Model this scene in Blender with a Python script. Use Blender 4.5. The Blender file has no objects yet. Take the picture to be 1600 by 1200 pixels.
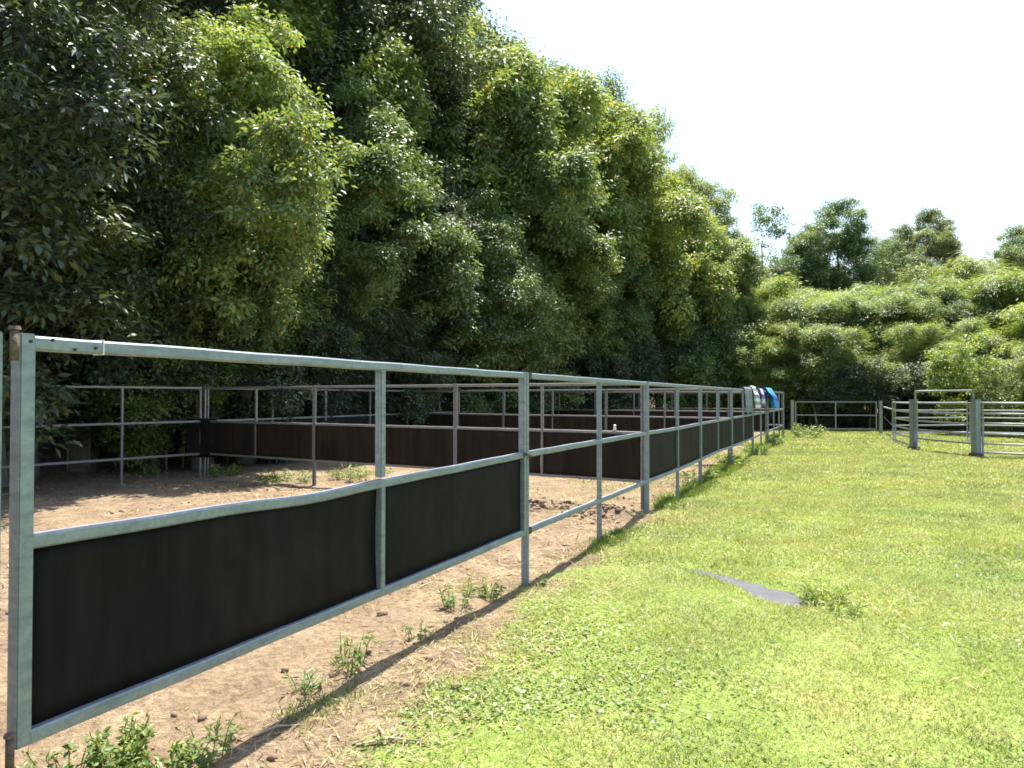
import bpy, bmesh, math, random
import numpy as np
from mathutils import Vector, Matrix

SC = bpy.context.scene
COL = SC.collection
R = math.radians
random.seed(7)
RNG = np.random.default_rng(7)

# ------------------------------------------------------------------ camera
EYE = 1.55
cam_d = bpy.data.cameras.new("camera")
cam = bpy.data.objects.new("camera", cam_d)
COL.objects.link(cam)
cam.location = (0, 0, EYE)
cam.rotation_euler = (R(91.0), 0, 0)
cam_d.sensor_width = 36
cam_d.lens = 26.55
cam_d.clip_end = 1500
SC.camera = cam

# ------------------------------------------------------------------ light
SUN_EL, SUN_AZ = R(69), R(17)            # azimuth clockwise from +Y
world = bpy.data.worlds.new("World")
SC.world = world
world.use_nodes = True
wn = world.node_tree
sky = wn.nodes.new("ShaderNodeTexSky")
sky.sky_type = 'NISHITA'
sky.sun_disc = False
sky.sun_elevation = SUN_EL
sky.sun_rotation = SUN_AZ
sky.air_density = 1.2
sky.dust_density = 1.5
sky.altitude = 20
wn.links.new(sky.outputs[0], wn.nodes['Background'].inputs[0])
wn.nodes['Background'].inputs[1].default_value = 0.112
sun_d = bpy.data.lights.new("sun", 'SUN')
sun_d.energy = 5.0
sun_d.angle = R(0.55)
sun_d.color = (1.0, 0.95, 0.86)
sun = bpy.data.objects.new("sun", sun_d)
COL.objects.link(sun)
sdir = Vector((math.sin(SUN_AZ) * math.cos(SUN_EL), math.cos(SUN_AZ) * math.cos(SUN_EL), math.sin(SUN_EL)))
sun.rotation_euler = (-sdir).to_track_quat('-Z', 'Y').to_euler()
sun.location = sdir * 60
SC.view_settings.view_transform = 'Standard'
SC.view_settings.look = 'None'
SC.view_settings.exposure = 1.55
SC.view_settings.gamma = 1.0
SC.render.engine = 'CYCLES'
SC.cycles.use_denoising = True
SC.cycles.max_bounces = 6
SC.cycles.diffuse_bounces = 3
SC.cycles.glossy_bounces = 2
SC.cycles.transmission_bounces = 4
SC.cycles.sample_clamp_indirect = 4.0
SC.cycles.filter_width = 1.7


# ------------------------------------------------------------------ helpers
def nmat(name):
    m = bpy.data.materials.new(name)
    m.use_nodes = True
    nt = m.node_tree
    b = nt.nodes['Principled BSDF']
    return m, nt, b


def N(nt, typ, **kw):
    n = nt.nodes.new(typ)
    for k, v in kw.items():
        setattr(n, k, v)
    return n


def L(nt, a, b):
    nt.links.new(a, b)


def ramp(nt, fac, stops):
    r = N(nt, 'ShaderNodeValToRGB')
    els = r.color_ramp.elements
    while len(els) < len(stops):
        els.new(0.5)
    for e, (p, c) in zip(els, stops):
        e.position = p
        e.color = (*c, 1) if len(c) == 3 else c
    L(nt, fac, r.inputs[0])
    return r.outputs[0]


def noise(nt, scale, detail=4, coord=None, rough=0.55):
    n = N(nt, 'ShaderNodeTexNoise')
    n.inputs['Scale'].default_value = scale
    n.inputs['Detail'].default_value = detail
    n.inputs['Roughness'].default_value = rough
    if coord is not None:
        L(nt, coord, n.inputs['Vector'])
    return n.outputs[0]


def mixc(nt, fac, a, b, mode='MIX'):
    m = N(nt, 'ShaderNodeMix', data_type='RGBA', blend_type=mode)
    for sock, v in ((m.inputs[0], fac), (m.inputs[6], a), (m.inputs[7], b)):
        if hasattr(v, 'is_output'):
            L(nt, v, sock)
        elif isinstance(v, (int, float)):
            sock.default_value = v
        else:
            sock.default_value = (*v, 1)
    return m.outputs[2]


def math_n(nt, op, a, b=None, clamp=False):
    m = N(nt, 'ShaderNodeMath', operation=op, use_clamp=clamp)
    for i, v in enumerate((a, b)):
        if v is None:
            continue
        if hasattr(v, 'is_output'):
            L(nt, v, m.inputs[i])
        else:
            m.inputs[i].default_value = v
    return m.outputs[0]


def bump(nt, b, h, strength=0.3, dist=0.01):
    n = N(nt, 'ShaderNodeBump')
    n.inputs['Strength'].default_value = strength
    n.inputs['Distance'].default_value = dist
    L(nt, h, n.inputs['Height'])
    L(nt, n.outputs[0], b.inputs['Normal'])


def gco(nt):
    return N(nt, 'ShaderNodeNewGeometry').outputs['Position']


def oco(nt):
    return N(nt, 'ShaderNodeTexCoord').outputs['Object']


# ---- materials
def make_leaf(name, stops, trans=0.42, rough=0.42, tcol=(1.45, 1.35, 0.6), patch=None, spec=0.5):
    m, nt, b = nmat(name)
    g = N(nt, 'ShaderNodeNewGeometry')
    oi = N(nt, 'ShaderNodeObjectInfo')
    c = ramp(nt, g.outputs['Random Per Island'], stops)
    n1 = noise(nt, 0.55, 3, g.outputs['Position'])
    v = ramp(nt, n1, [(0.3, (0.72, 0.76, 0.8)), (0.7, (1.3, 1.2, 1.0))])
    c = mixc(nt, 1.0, c, v, 'MULTIPLY')
    if patch:
        f = ramp(nt, noise(nt, patch[0], 5, g.outputs['Position'], 0.6), [(patch[1], (0, 0, 0)), (patch[1] + 0.16, (1, 1, 1))])
        f = math_n(nt, 'MULTIPLY', f, math_n(nt, 'ADD', math_n(nt, 'MULTIPLY', g.outputs['Random Per Island'], 0.6), 0.25))
        c = mixc(nt, f, c, patch[2])
    v2 = ramp(nt, oi.outputs['Random'], [(0, (0.82, 0.86, 0.95)), (0.5, (1, 1, 1)), (1, (1.2, 1.1, 0.9))])
    c = mixc(nt, 1.0, c, v2, 'MULTIPLY')
    L(nt, c, b.inputs['Base Color'])
    b.inputs['Roughness'].default_value = rough
    b.inputs['Specular IOR Level'].default_value = spec
    t = N(nt, 'ShaderNodeBsdfTranslucent')
    tc = mixc(nt, 1.0, c, tcol, 'MULTIPLY')
    L(nt, tc, t.inputs['Color'])
    mx = N(nt, 'ShaderNodeMixShader')
    mx.inputs[0].default_value = trans
    L(nt, b.outputs[0], mx.inputs[1])
    L(nt, t.outputs[0], mx.inputs[2])
    L(nt, mx.outputs[0], nt.nodes['Material Output'].inputs[0])
    return m


M = {}
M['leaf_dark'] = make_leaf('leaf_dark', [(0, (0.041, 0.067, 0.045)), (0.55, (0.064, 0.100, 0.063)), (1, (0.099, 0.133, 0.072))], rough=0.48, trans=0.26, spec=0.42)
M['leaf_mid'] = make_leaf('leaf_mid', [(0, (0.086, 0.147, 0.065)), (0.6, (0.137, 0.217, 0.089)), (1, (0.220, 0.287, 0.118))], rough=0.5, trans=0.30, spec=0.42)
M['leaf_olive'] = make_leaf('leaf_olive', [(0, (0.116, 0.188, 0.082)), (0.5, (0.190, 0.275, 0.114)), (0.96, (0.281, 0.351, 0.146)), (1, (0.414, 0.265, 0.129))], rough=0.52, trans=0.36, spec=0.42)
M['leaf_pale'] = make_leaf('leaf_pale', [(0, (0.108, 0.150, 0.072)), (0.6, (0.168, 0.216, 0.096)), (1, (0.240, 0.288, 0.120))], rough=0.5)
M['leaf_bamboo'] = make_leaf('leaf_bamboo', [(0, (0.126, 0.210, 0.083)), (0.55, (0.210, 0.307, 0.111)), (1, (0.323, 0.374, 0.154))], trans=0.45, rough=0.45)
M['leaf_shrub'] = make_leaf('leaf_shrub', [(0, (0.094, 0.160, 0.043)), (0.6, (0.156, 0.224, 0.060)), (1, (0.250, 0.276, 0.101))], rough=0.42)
M['leaf_orange'] = make_leaf('leaf_orange', [(0, (0.26, 0.2, 0.05)), (0.6, (0.36, 0.19, 0.06)), (1, (0.22, 0.22, 0.05))], rough=0.45, tcol=(1.2, 1.0, 0.6))
M['weed'] = make_leaf('weed', [(0, (0.076, 0.136, 0.027)), (0.6, (0.136, 0.212, 0.041)), (1, (0.230, 0.264, 0.081))], trans=0.35, rough=0.5)
M['grass'] = make_leaf('grass', [(0, (0.161, 0.212, 0.057)), (0.4, (0.216, 0.276, 0.078)), (0.8, (0.293, 0.332, 0.121)), (0.9, (0.397, 0.369, 0.227)), (1, (0.471, 0.397, 0.340))], trans=0.35, rough=0.5, tcol=(1.1, 1.1, 0.6), spec=0.3, patch=(0.9, 0.53, (0.42, 0.35, 0.2)))
M['clover'] = make_leaf('clover', [(0, (0.145, 0.235, 0.044)), (0.7, (0.214, 0.304, 0.075)), (1, (0.306, 0.374, 0.167))], trans=0.3, rough=0.45)


def plain(name, col, rough=0.6, var=0.25, scale=8, metallic=0.0, bmp=0.0, spec=0.5):
    m, nt, b = nmat(name)
    co = oco(nt)
    n1 = noise(nt, scale, 5, co)
    a = tuple(max(0, c * (1 - var)) for c in col)
    z = tuple(min(1, c * (1 + var)) for c in col)
    c = ramp(nt, n1, [(0.3, a), (0.7, z)])
    L(nt, c, b.inputs['Base Color'])
    b.inputs['Roughness'].default_value = rough
    b.inputs['Metallic'].default_value = metallic
    b.inputs['Specular IOR Level'].default_value = spec
    if bmp:
        bump(nt, b, noise(nt, scale * 5, 4, co), bmp, 0.02)
    return m


M['bark'] = plain('bark', (0.13, 0.105, 0.08), 0.9, 0.45, 6, bmp=0.7)
M['culm'] = plain('culm', (0.15, 0.135, 0.07), 0.55, 0.35, 3)
M['pale_stem'] = plain('pale_stem', (0.4, 0.35, 0.27), 0.7, 0.25, 5)
M['rust'] = plain('rust', (0.12, 0.085, 0.065), 0.85, 0.5, 40, bmp=0.5)
M['black_plastic'] = plain('black_plastic', (0.015, 0.015, 0.016), 0.5, 0.3, 20)
M['dark_hole'] = plain('dark_hole', (0.02, 0.02, 0.022), 0.8, 0.3, 20)
M['clod'] = plain('clod', (0.2, 0.135, 0.09), 0.95, 0.35, 3, bmp=0.4)
M['straw'] = make_leaf('straw', [(0, (0.3, 0.24, 0.14)), (0.6, (0.4, 0.33, 0.2)), (1, (0.2, 0.145, 0.085))], trans=0.1, rough=0.7, tcol=(1, 1, 1))
M['twig'] = plain('twig', (0.36, 0.27, 0.19), 0.85, 0.3, 9)
M['white_plastic'] = plain('white_plastic', (0.75, 0.75, 0.73), 0.4, 0.05, 20)

# galvanised steel
def galv(name, base, rustiness=0.0):
    m, nt, b = nmat(name)
    co = oco(nt)
    vor = N(nt, 'ShaderNodeTexVoronoi')
    vor.inputs['Scale'].default_value = 55
    L(nt, co, vor.inputs['Vector'])
    c1 = ramp(nt, vor.outputs['Color'], [(0, tuple(x * .86 for x in base)), (1, tuple(min(1, x * 1.12) for x in base))])
    mp = N(nt, 'ShaderNodeMapping')
    mp.inputs['Scale'].default_value = (1.5, 1.5, 7)
    L(nt, co, mp.inputs['Vector'])
    n2 = noise(nt, 3.0, 6, mp.outputs[0], 0.65)
    c2 = ramp(nt, n2, [(0.25, (0.66, 0.68, 0.70)), (0.55, (1, 1, 1)), (0.8, (1.12, 1.12, 1.1))])
    c = mixc(nt, 1.0, c1, c2, 'MULTIPLY')
    n3 = noise(nt, 11, 5, co, 0.7)
    f = ramp(nt, n3, [(0.66 - rustiness, (0, 0, 0)), (0.76 - rustiness * .6, (1, 1, 1))])
    f2 = math_n(nt, 'MULTIPLY', f, 0.45)
    c = mixc(nt, f2, c, (0.23, 0.2, 0.165))
    L(nt, c, b.inputs['Base Color'])
    b.inputs['Metallic'].default_value = 0.35
    r = ramp(nt, n2, [(0.3, (0.6,) * 3), (0.7, (0.42,) * 3)])
    L(nt, r, b.inputs['Roughness'])
    bump(nt, b, n3, 0.12, 0.004)
    return m


M['galv'] = galv('galv', (0.215, 0.25, 0.272))
M['galv_old'] = galv('galv_old', (0.22, 0.213, 0.203), 0.08)
M['galv_round'] = galv('galv_round', (0.24, 0.242, 0.25), 0.02)


def sheet_mat(name, base, dust):
    m, nt, b = nmat(name)
    co = gco(nt)
    mp = N(nt, 'ShaderNodeMapping')
    mp.inputs['Scale'].default_value = (4, 4, 0.5)
    L(nt, co, mp.inputs['Vector'])
    n1 = noise(nt, 2.2, 6, mp.outputs[0], 0.6)
    c = ramp(nt, n1, [(0.3, tuple(x * .6 for x in base)), (0.7, tuple(x * 1.45 for x in base))])
    n2 = noise(nt, 1.6, 7, co, 0.7)
    f = ramp(nt, n2, [(0.5, (0, 0, 0)), (0.78, (1, 1, 1))])
    f = math_n(nt, 'MULTIPLY', f, 0.4)
    c = mixc(nt, f, c, dust)
    n4 = noise(nt, 60, 3, co)
    f = ramp(nt, n4, [(0.74, (0, 0, 0)), (0.8, (1, 1, 1))])
    f = math_n(nt, 'MULTIPLY', f, 0.5)
    c = mixc(nt, f, c, dust)
    n5 = noise(nt, 5, 8, co, 0.8)
    f = ramp(nt, n5, [(0.6, (0, 0, 0)), (0.72, (1, 1, 1))])
    f = math_n(nt, 'MULTIPLY', f, 0.4)
    c = mixc(nt, f, c, dust)
    L(nt, c, b.inputs['Base Color'])
    b.inputs['Roughness'].default_value = 0.65
    b.inputs['Specular IOR Level'].default_value = 0.1
    bump(nt, b, n1, 0.25, 0.02)
    return m


M['rubber'] = sheet_mat('rubber', (0.0088, 0.0072, 0.0075), (0.036, 0.028, 0.022))
M['ply'] = sheet_mat('ply', (0.021, 0.0145, 0.0098), (0.06, 0.038, 0.018))


def cloth_mat(name, cols, scale):
    m, nt, b = nmat(name)
    co = oco(nt)
    w = N(nt, 'ShaderNodeTexWave', wave_type='BANDS', bands_direction='Z')
    w.inputs['Scale'].default_value = scale
    w.inputs['Distortion'].default_value = 1.2
    L(nt, co, w.inputs['Vector'])
    c = ramp(nt, w.outputs[0], [(0.0, cols[0]), (0.45, cols[0]), (0.55, cols[-1]), (1, cols[-1])])
    c2 = ramp(nt, noise(nt, 14, 3, co), [(0.3, (0.8,) * 3), (0.7, (1.15,) * 3)])
    L(nt, mixc(nt, 1, c, c2, 'MULTIPLY'), b.inputs['Base Color'])
    b.inputs['Roughness'].default_value = 0.75
    return m


M['cloth_blue'] = cloth_mat('cloth_blue', [(0.025, 0.16, 0.55), (0.03, 0.24, 0.62)], 0.6)
M['cloth_navy'] = cloth_mat('cloth_navy', [(0.02, 0.05, 0.3), (0.03, 0.08, 0.4)], 1.0)
M['cloth_stripe'] = cloth_mat('cloth_stripe', [(0.6, 0.62, 0.62), (0.2, 0.24, 0.25)], 1.7)
M['cloth_lav'] = cloth_mat('cloth_lav', [(0.5, 0.42, 0.55), (0.12, 0.12, 0.32)], 1.1)
M['cloth_grey'] = cloth_mat('cloth_grey', [(0.13, 0.15, 0.17), (0.17, 0.19, 0.21)], 1.0)


def tag(o, label=None, cat=None, group=None, kind=None):
    for k, v in (('label', label), ('category', cat), ('group', group), ('kind', kind)):
        if v:
            o[k] = v
    return o


def link(name, me, mat=None, parent=None):
    o = bpy.data.objects.new(name, me)
    COL.objects.link(o)
    if mat is not None and me is not None and not me.materials:
        me.materials.append(mat)
    if parent is not None:
        o.parent = parent
    return o


def empty(name, loc=(0, 0, 0), rz=0.0):
    o = bpy.data.objects.new(name, None)
    o.empty_display_size = 0.3
    o.location = loc
    o.rotation_euler = (0, 0, rz)
    COL.objects.link(o)
    return o


def np_mesh(name, V, F, smooth=False):
    """V (n,3); F (m,k) with constant k"""
    me = bpy.data.meshes.new(name)
    V = np.asarray(V, dtype=np.float32)
    F = np.asarray(F, dtype=np.int32)
    m, k = F.shape
    me.vertices.add(len(V))
    me.vertices.foreach_set('co', V.ravel())
    me.loops.add(m * k)
    me.loops.foreach_set('vertex_index', F.ravel())
    me.polygons.add(m)
    me.polygons.foreach_set('loop_start', np.arange(m, dtype=np.int32) * k)
    if smooth:
        me.polygons.foreach_set('use_smooth', np.ones(m, dtype=bool))
    me.update(calc_edges=True)
    return me


def bm_mesh(name, bm, smooth=False):
    me = bpy.data.meshes.new(name)
    bm.to_mesh(me)
    bm.free()
    if smooth:
        for p in me.polygons:
            p.use_smooth = True
    return me


def box_mesh(name, x0, x1, y0, y1, z0, z1, bev=0.004):
    bm = bmesh.new()
    bmesh.ops.create_cube(bm, size=1)
    for v in bm.verts:
        v.co = Vector(((x0 + x1) / 2 + v.co.x * (x1 - x0), (y0 + y1) / 2 + v.co.y * (y1 - y0), (z0 + z1) / 2 + v.co.z * (z1 - z0)))
    if bev:
        bmesh.ops.bevel(bm, geom=bm.edges[:], offset=bev, segments=2, affect='EDGES')
    return bm_mesh(name, bm)


def tube_np(pts, rad, sides=8, caps=True):
    pts = [Vector(p) for p in pts]
    V, F = [], []
    n = len(pts)
    ref = Vector((0.31, 0.94, 0.12)).normalized()
    for i, p in enumerate(pts):
        t = (pts[min(i + 1, n - 1)] - pts[max(i - 1, 0)]).normalized()
        if abs(t.dot(ref)) > 0.95:
            a = t.cross(Vector((1, 0, 0))).normalized()
        else:
            a = t.cross(ref).normalized()
        b = t.cross(a)
        r = rad[i] if hasattr(rad, '__len__') else rad
        for k in range(sides):
            an = 2 * math.pi * k / sides
            V.append(p + (a * math.cos(an) + b * math.sin(an)) * r)
    for i in range(n - 1):
        for k in range(sides):
            F.append((i * sides + k, i * sides + (k + 1) % sides, (i + 1) * sides + (k + 1) % sides, (i + 1) * sides + k))
    if caps:
        V.append(pts[0]); V.append(pts[-1])
        c0, c1 = len(V) - 2, len(V) - 1
        for k in range(sides):
            F.append((c0, (k + 1) % sides, k, c0)) if False else None
            F.append((c0, k, (k + 1) % sides))
            F.append((c1, (n - 1) * sides + (k + 1) % sides, (n - 1) * sides + k))
    return V, F


def tube_mesh(name, chains, sides=8):
    """chains: list of (pts, radii)"""
    V, F = [], []
    for pts, rad in chains:
        v, f = tube_np(pts, rad, sides)
        o = len(V)
        V += [tuple(x) for x in v]
        F += [tuple(i + o for i in q) for q in f]
    me = bpy.data.meshes.new(name)
    me.from_pydata(V, [], F)
    for p in me.polygons:
        p.use_smooth = True
    me.update()
    return me


# value noise for geometry
_perm = np.random.default_rng(3).random((256, 256)).astype(np.float64)


def vnoise(x, y, s):
    x = np.asarray(x, float) * s + 100.3
    y = np.asarray(y, float) * s + 57.7
    xi, yi = np.floor(x).astype(int), np.floor(y).astype(int)
    fx, fy = x - xi, y - yi
    fx = fx * fx * (3 - 2 * fx); fy = fy * fy * (3 - 2 * fy)
    g = lambda a, b: _perm[a % 256, b % 256]
    return (g(xi, yi) * (1 - fx) + g(xi + 1, yi) * fx) * (1 - fy) + (g(xi, yi + 1) * (1 - fx) + g(xi + 1, yi + 1) * fx) * fy - 0.5


def fbm(x, y, s, o=4):
    t = 0
    a = 1.0
    for i in range(o):
        t = t + a * vnoise(x, y, s * 2 ** i)
        a *= 0.5
    return t


def sstep(a, b, x):
    t = np.clip((np.asarray(x, float) - a) / (b - a), 0, 1)
    return t * t * (3 - 2 * t)


# ------------------------------------------------------------------ layout
P0 = np.array([-1.64, 2.435])                 # hinge end of the near gate
D = np.array([0.41, 0.912]); D /= np.linalg.norm(D)
NR = np.array([D[1], -D[0]])                 # to the lawn
BK = np.array([-6.13, 15.06])                # back corner of the first pen
CROSS = np.array([-0.83, 0.55]); CROSS /= np.linalg.norm(CROSS)
ADIR = np.array([-0.565, -0.825]); ADIR /= np.linalg.norm(ADIR)
SP = 4.05


JS = [0, 4.24, 8.36, 12.28, 16.15, 20.2, 24.3, 30.6]


def fpt(s):
    return P0 + D * s


def lawn_mask(x, y):
    """1 on the lawn, 0 on the bare earth"""
    dx, dy = np.asarray(x) - P0[0], np.asarray(y) - P0[1]
    s = dx * D[0] + dy * D[1]
    d = dx * NR[0] + dy * NR[1]
    edge = np.interp(s, [-3, 0.5, 4, 8, 13, 18, 22], [0.85, 0.66, 0.38, 0.14, 0.0, -0.25, -0.6])
    wob = fbm(x, y, 1.1, 4) * 0.55 + fbm(np.asarray(x) + 5, np.asarray(y) - 8, 4.0, 3) * 0.3
    wid = np.interp(s, [0, 8, 20], [0.75, 0.42, 0.35])
    m = sstep(edge - wid, edge + wid, d + wob)
    inner = sstep(0.12, 0.5, fbm(np.asarray(x) + 31, np.asarray(y) + 9, 0.35, 3)) * sstep(7, 20, s) * 0.5
    return np.maximum(m, np.where(d < edge, inner, 0))


def forest_depth(x, y):
    x, y = np.asarray(x, float), np.asarray(y, float)
    nb = np.array([-D[1], D[0]])
    db = (x - BK[0]) * nb[0] + (y - BK[1]) * nb[1]
    na = np.array([-0.825, 0.565])
    da = (x - BK[0]) * na[0] + (y - BK[1]) * na[1]
    dl = np.where(y < 15, np.maximum(da, -50), db)
    de = (y - 37.0) + (x - 12) * 0.22
    return dl, de


def added_rise_z(x, y):  # ground rise added behind the wood to block light at the horizon
    dl, de = forest_depth(x, y)
    h1 = np.clip(dl - 8, 0, 24) * 0.5
    h2 = np.clip(de - 9, 0, 60) * 0.16
    return np.maximum(h1, h2)


def puddle_d(x, y):
    """distance to the wet strip centre line"""
    pts = [(1.67, 7.02, 0.05), (1.83, 6.74, 0.07), (1.99, 6.46, 0.115), (2.12, 6.15, 0.175), (2.2, 5.85, 0.13)]
    best = np.full(np.shape(x), 9.0)
    for (ax, ay, ar), (bx, by, br) in zip(pts[:-1], pts[1:]):
        vx, vy = bx - ax, by - ay
        t = np.clip(((x - ax) * vx + (y - ay) * vy) / (vx * vx + vy * vy), 0, 1)
        d = np.hypot(x - ax - t * vx, y - ay - t * vy) - (ar + (br - ar) * t)
        best = np.minimum(best, d)
    return best


def ground_z(x, y, fine=True):
    x, y = np.asarray(x, float), np.asarray(y, float)
    m = lawn_mask(x, y)
    z = fbm(x, y, 0.22, 2) * 0.05
    z = z + (1 - m) * (fbm(x, y, 1.6, 4) * 0.05 - 0.035 * sstep(0.12, 0.3, vnoise(x, y, 4.3)) * sstep(-0.2, 0.3, fbm(x + 9, y, 0.6, 2))) + m * fbm(x, y, 1.3, 3) * 0.022
    # dug-over soil by the first cross fence
    for cx, cy, r, h in ((1.28, 9.75, 0.42, 0.11), (0.75, 10.25, 0.34, 0.08), (0.3, 10.75, 0.32, 0.07), (0.9, 9.4, 0.3, 0.06)):
        z = z + h * np.exp(-((x - cx) ** 2 + (y - cy) ** 2) / r ** 2) * (0.6 + 1.6 * np.abs(fbm(x, y, 4, 3)))
    pd = puddle_d(x, y)
    z = z - 0.05 * (1 - sstep(-0.06, 0.16, pd))
    return z + added_rise_z(x, y)


def gz(x, y):
    return float(ground_z(np.array([x]), np.array([y]))[0])


# ------------------------------------------------------------------ ground
def build_ground():
    xs = np.concatenate([np.arange(-160, -14, 4.0), np.arange(-14, 20, 0.11), np.arange(20, 165, 4.0)])
    ys = np.concatenate([np.arange(-40, 1.5, 2.0), np.arange(1.5, 13, 0.09), np.arange(13, 38, 0.16), np.arange(38, 64, 1.0), np.arange(64, 230, 5.0)])
    X, Y = np.meshgrid(xs, ys)
    Z = ground_z(X, Y)
    V = np.stack([X.ravel(), Y.ravel(), Z.ravel()], 1)
    nx, ny = len(xs), len(ys)
    i = np.arange(nx * ny).reshape(ny, nx)
    F = np.stack([i[:-1, :-1], i[:-1, 1:], i[1:, 1:], i[1:, :-1]], -1).reshape(-1, 4)
    me = np_mesh('ground', V, F, True)
    a = me.attributes.new('lawn', 'FLOAT', 'POINT')
    a.data.foreach_set('value', lawn_mask(X, Y).ravel().astype(np.float32))
    dl, de = forest_depth(X, Y)
    lit = np.maximum(sstep(-0.8, 1.2, dl + fbm(X, Y, .5, 3)), sstep(-2.0, 0.5, de + fbm(X, Y, .5, 3)))
    a = me.attributes.new('litter', 'FLOAT', 'POINT')
    a.data.foreach_set('value', lit.ravel().astype(np.float32))
    m, nt, b = nmat('ground')
    co = gco(nt)
    al = N(nt, 'ShaderNodeAttribute', attribute_name='lawn').outputs['Fac']
    at = N(nt, 'ShaderNodeAttribute', attribute_name='litter').outputs['Fac']
    n1 = noise(nt, 2.3, 6, co, 0.65)
    n2 = noise(nt, 22, 5, co, 0.7)
    n3 = noise(nt, 90, 3, co, 0.6)
    dirt = ramp(nt, n1, [(0.25, (0.155, 0.108, 0.07)), (0.5, (0.25, 0.182, 0.116)), (0.75, (0.36, 0.28, 0.178))])
    dirt = mixc(nt, 1, dirt, ramp(nt, n2, [(0.3, (0.5, 0.46, 0.43)), (0.52, (1.0,) * 3), (0.75, (1.35, 1.33, 1.3))]), 'MULTIPLY')
    dirt = mixc(nt, 1, dirt, ramp(nt, n3, [(0.3, (0.8,) * 3), (0.7, (1.15,) * 3)]), 'MULTIPLY')
    g1 = noise(nt, 0.8, 5, co, 0.6)
    turf = ramp(nt, g1, [(0.25, (0.17, 0.24, 0.05)), (0.5, (0.22, 0.29, 0.07)), (0.72, (0.32, 0.33, 0.12))])
    turf = mixc(nt, 1, turf, ramp(nt, n2, [(0.3, (0.72, 0.75, 0.7)), (0.7, (1.2, 1.15, 1.1))]), 'MULTIPLY')
    f = math_n(nt, 'ADD', al, math_n(nt, 'MULTIPLY', math_n(nt, 'SUBTRACT', n2, 0.5), 1.1))
    f = ramp(nt, f, [(0.38, (0, 0, 0)), (0.62, (1, 1, 1))])
    c = mixc(nt, f, dirt, turf)
    lit_c = ramp(nt, n2, [(0.3, (0.10, 0.075, 0.05)), (0.7, (0.2, 0.15, 0.09))])
    c = mixc(nt, at, c, lit_c)
    L(nt, c, b.inputs['Base Color'])
    b.inputs['Roughness'].default_value = 0.95
    b.inputs['Specular IOR Level'].default_value = 0.15
    h = math_n(nt, 'ADD', math_n(nt, 'ADD', n2, math_n(nt, 'MULTIPLY', n3, 0.5)), math_n(nt, 'MULTIPLY', noise(nt, 7, 3, co), 1.6))
    bump(nt, b, h, 0.85, 0.045)
    o = link('ground', me, m)
    tag(o, kind='structure')


build_ground()


def build_puddle():
    # wet grey mud lying in the hollow
    xs = np.arange(1.45, 2.5, 0.03); ys = np.arange(5.5, 7.3, 0.03)
    X, Y = np.meshgrid(xs, ys)
    d = puddle_d(X, Y) + fbm(X, Y, 6, 3) * 0.05
    cx, cy = 2.05, 6.3
    zl = float(np.min(ground_z(X, Y))) + 0.016
    base = ground_z(X, Y)
    Z = base + np.where(d < 0, 0.008 + 0.004 * sstep(0, -0.06, d), -0.02)
    nx, ny = len(xs), len(ys)
    i = np.arange(nx * ny).reshape(ny, nx)
    F = np.stack([i[:-1, :-1], i[:-1, 1:], i[1:, 1:], i[1:, :-1]], -1).reshape(-1, 4)
    keep = (d.ravel()[F] < 0.05).any(1)
    me = np_mesh('puddle', np.stack([X.ravel(), Y.ravel(), Z.ravel()], 1), F[keep], True)
    m, nt, b = nmat('wet_mud')
    co = gco(nt)
    L(nt, ramp(nt, noise(nt, 9, 5, co), [(0.3, (0.038, 0.037, 0.042)), (0.7, (0.066, 0.064, 0.07))]), b.inputs['Base Color'])
    b.inputs['Roughness'].default_value = 0.55
    bump(nt, b, noise(nt, 40, 4, co), 0.15, 0.01)
    o = link('puddle', me, m)
    tag(o, kind='structure')


build_puddle()

# ------------------------------------------------------------------ fences
TOP, MID, BOT = 1.73, 1.07, 0.43
T = 0.052
RZ_F = math.atan2(D[1], D[0])


def rail_mesh(name, x0, x1, z, sag=0.0, t=T, seed=0, bend=None):
    """square tube along x, slightly uneven, with rounded edges"""
    n = 24
    bm = bmesh.new()
    h = t / 2
    c = 0.14 * t
    prof = [(-h + c, -h), (h - c, -h), (h, -h + c), (h, h - c), (h - c, h), (-h + c, h), (-h, h - c), (-h, -h + c)]
    rows = []
    rr = random.Random(seed)
    ph = rr.random() * 6
    for i in range(n + 1):
        u = i / n
        x = x0 + (x1 - x0) * u
        dz = -sag * math.sin(math.pi * u) + 0.0013 * math.sin(u * 31 + ph)
        if bend:
            for ub, w, am in bend:
                dz += am * math.exp(-((u - ub) / w) ** 2)
        dy = 0.0015 * math.sin(u * 7 + ph)
        rows.append([bm.verts.new((x, dy + p[0], z + dz + p[1])) for p in prof])
    for a, b_ in zip(rows[:-1], rows[1:]):
        for k in range(8):
            bm.faces.new((a[k], b_[k], b_[(k + 1) % 8], a[(k + 1) % 8]))
    bm.faces.new(rows[0]); bm.faces.new(rows[-1][::-1])
    bmesh.ops.recalc_face_normals(bm, faces=bm.faces)
    return bm_mesh(name, bm)


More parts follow.
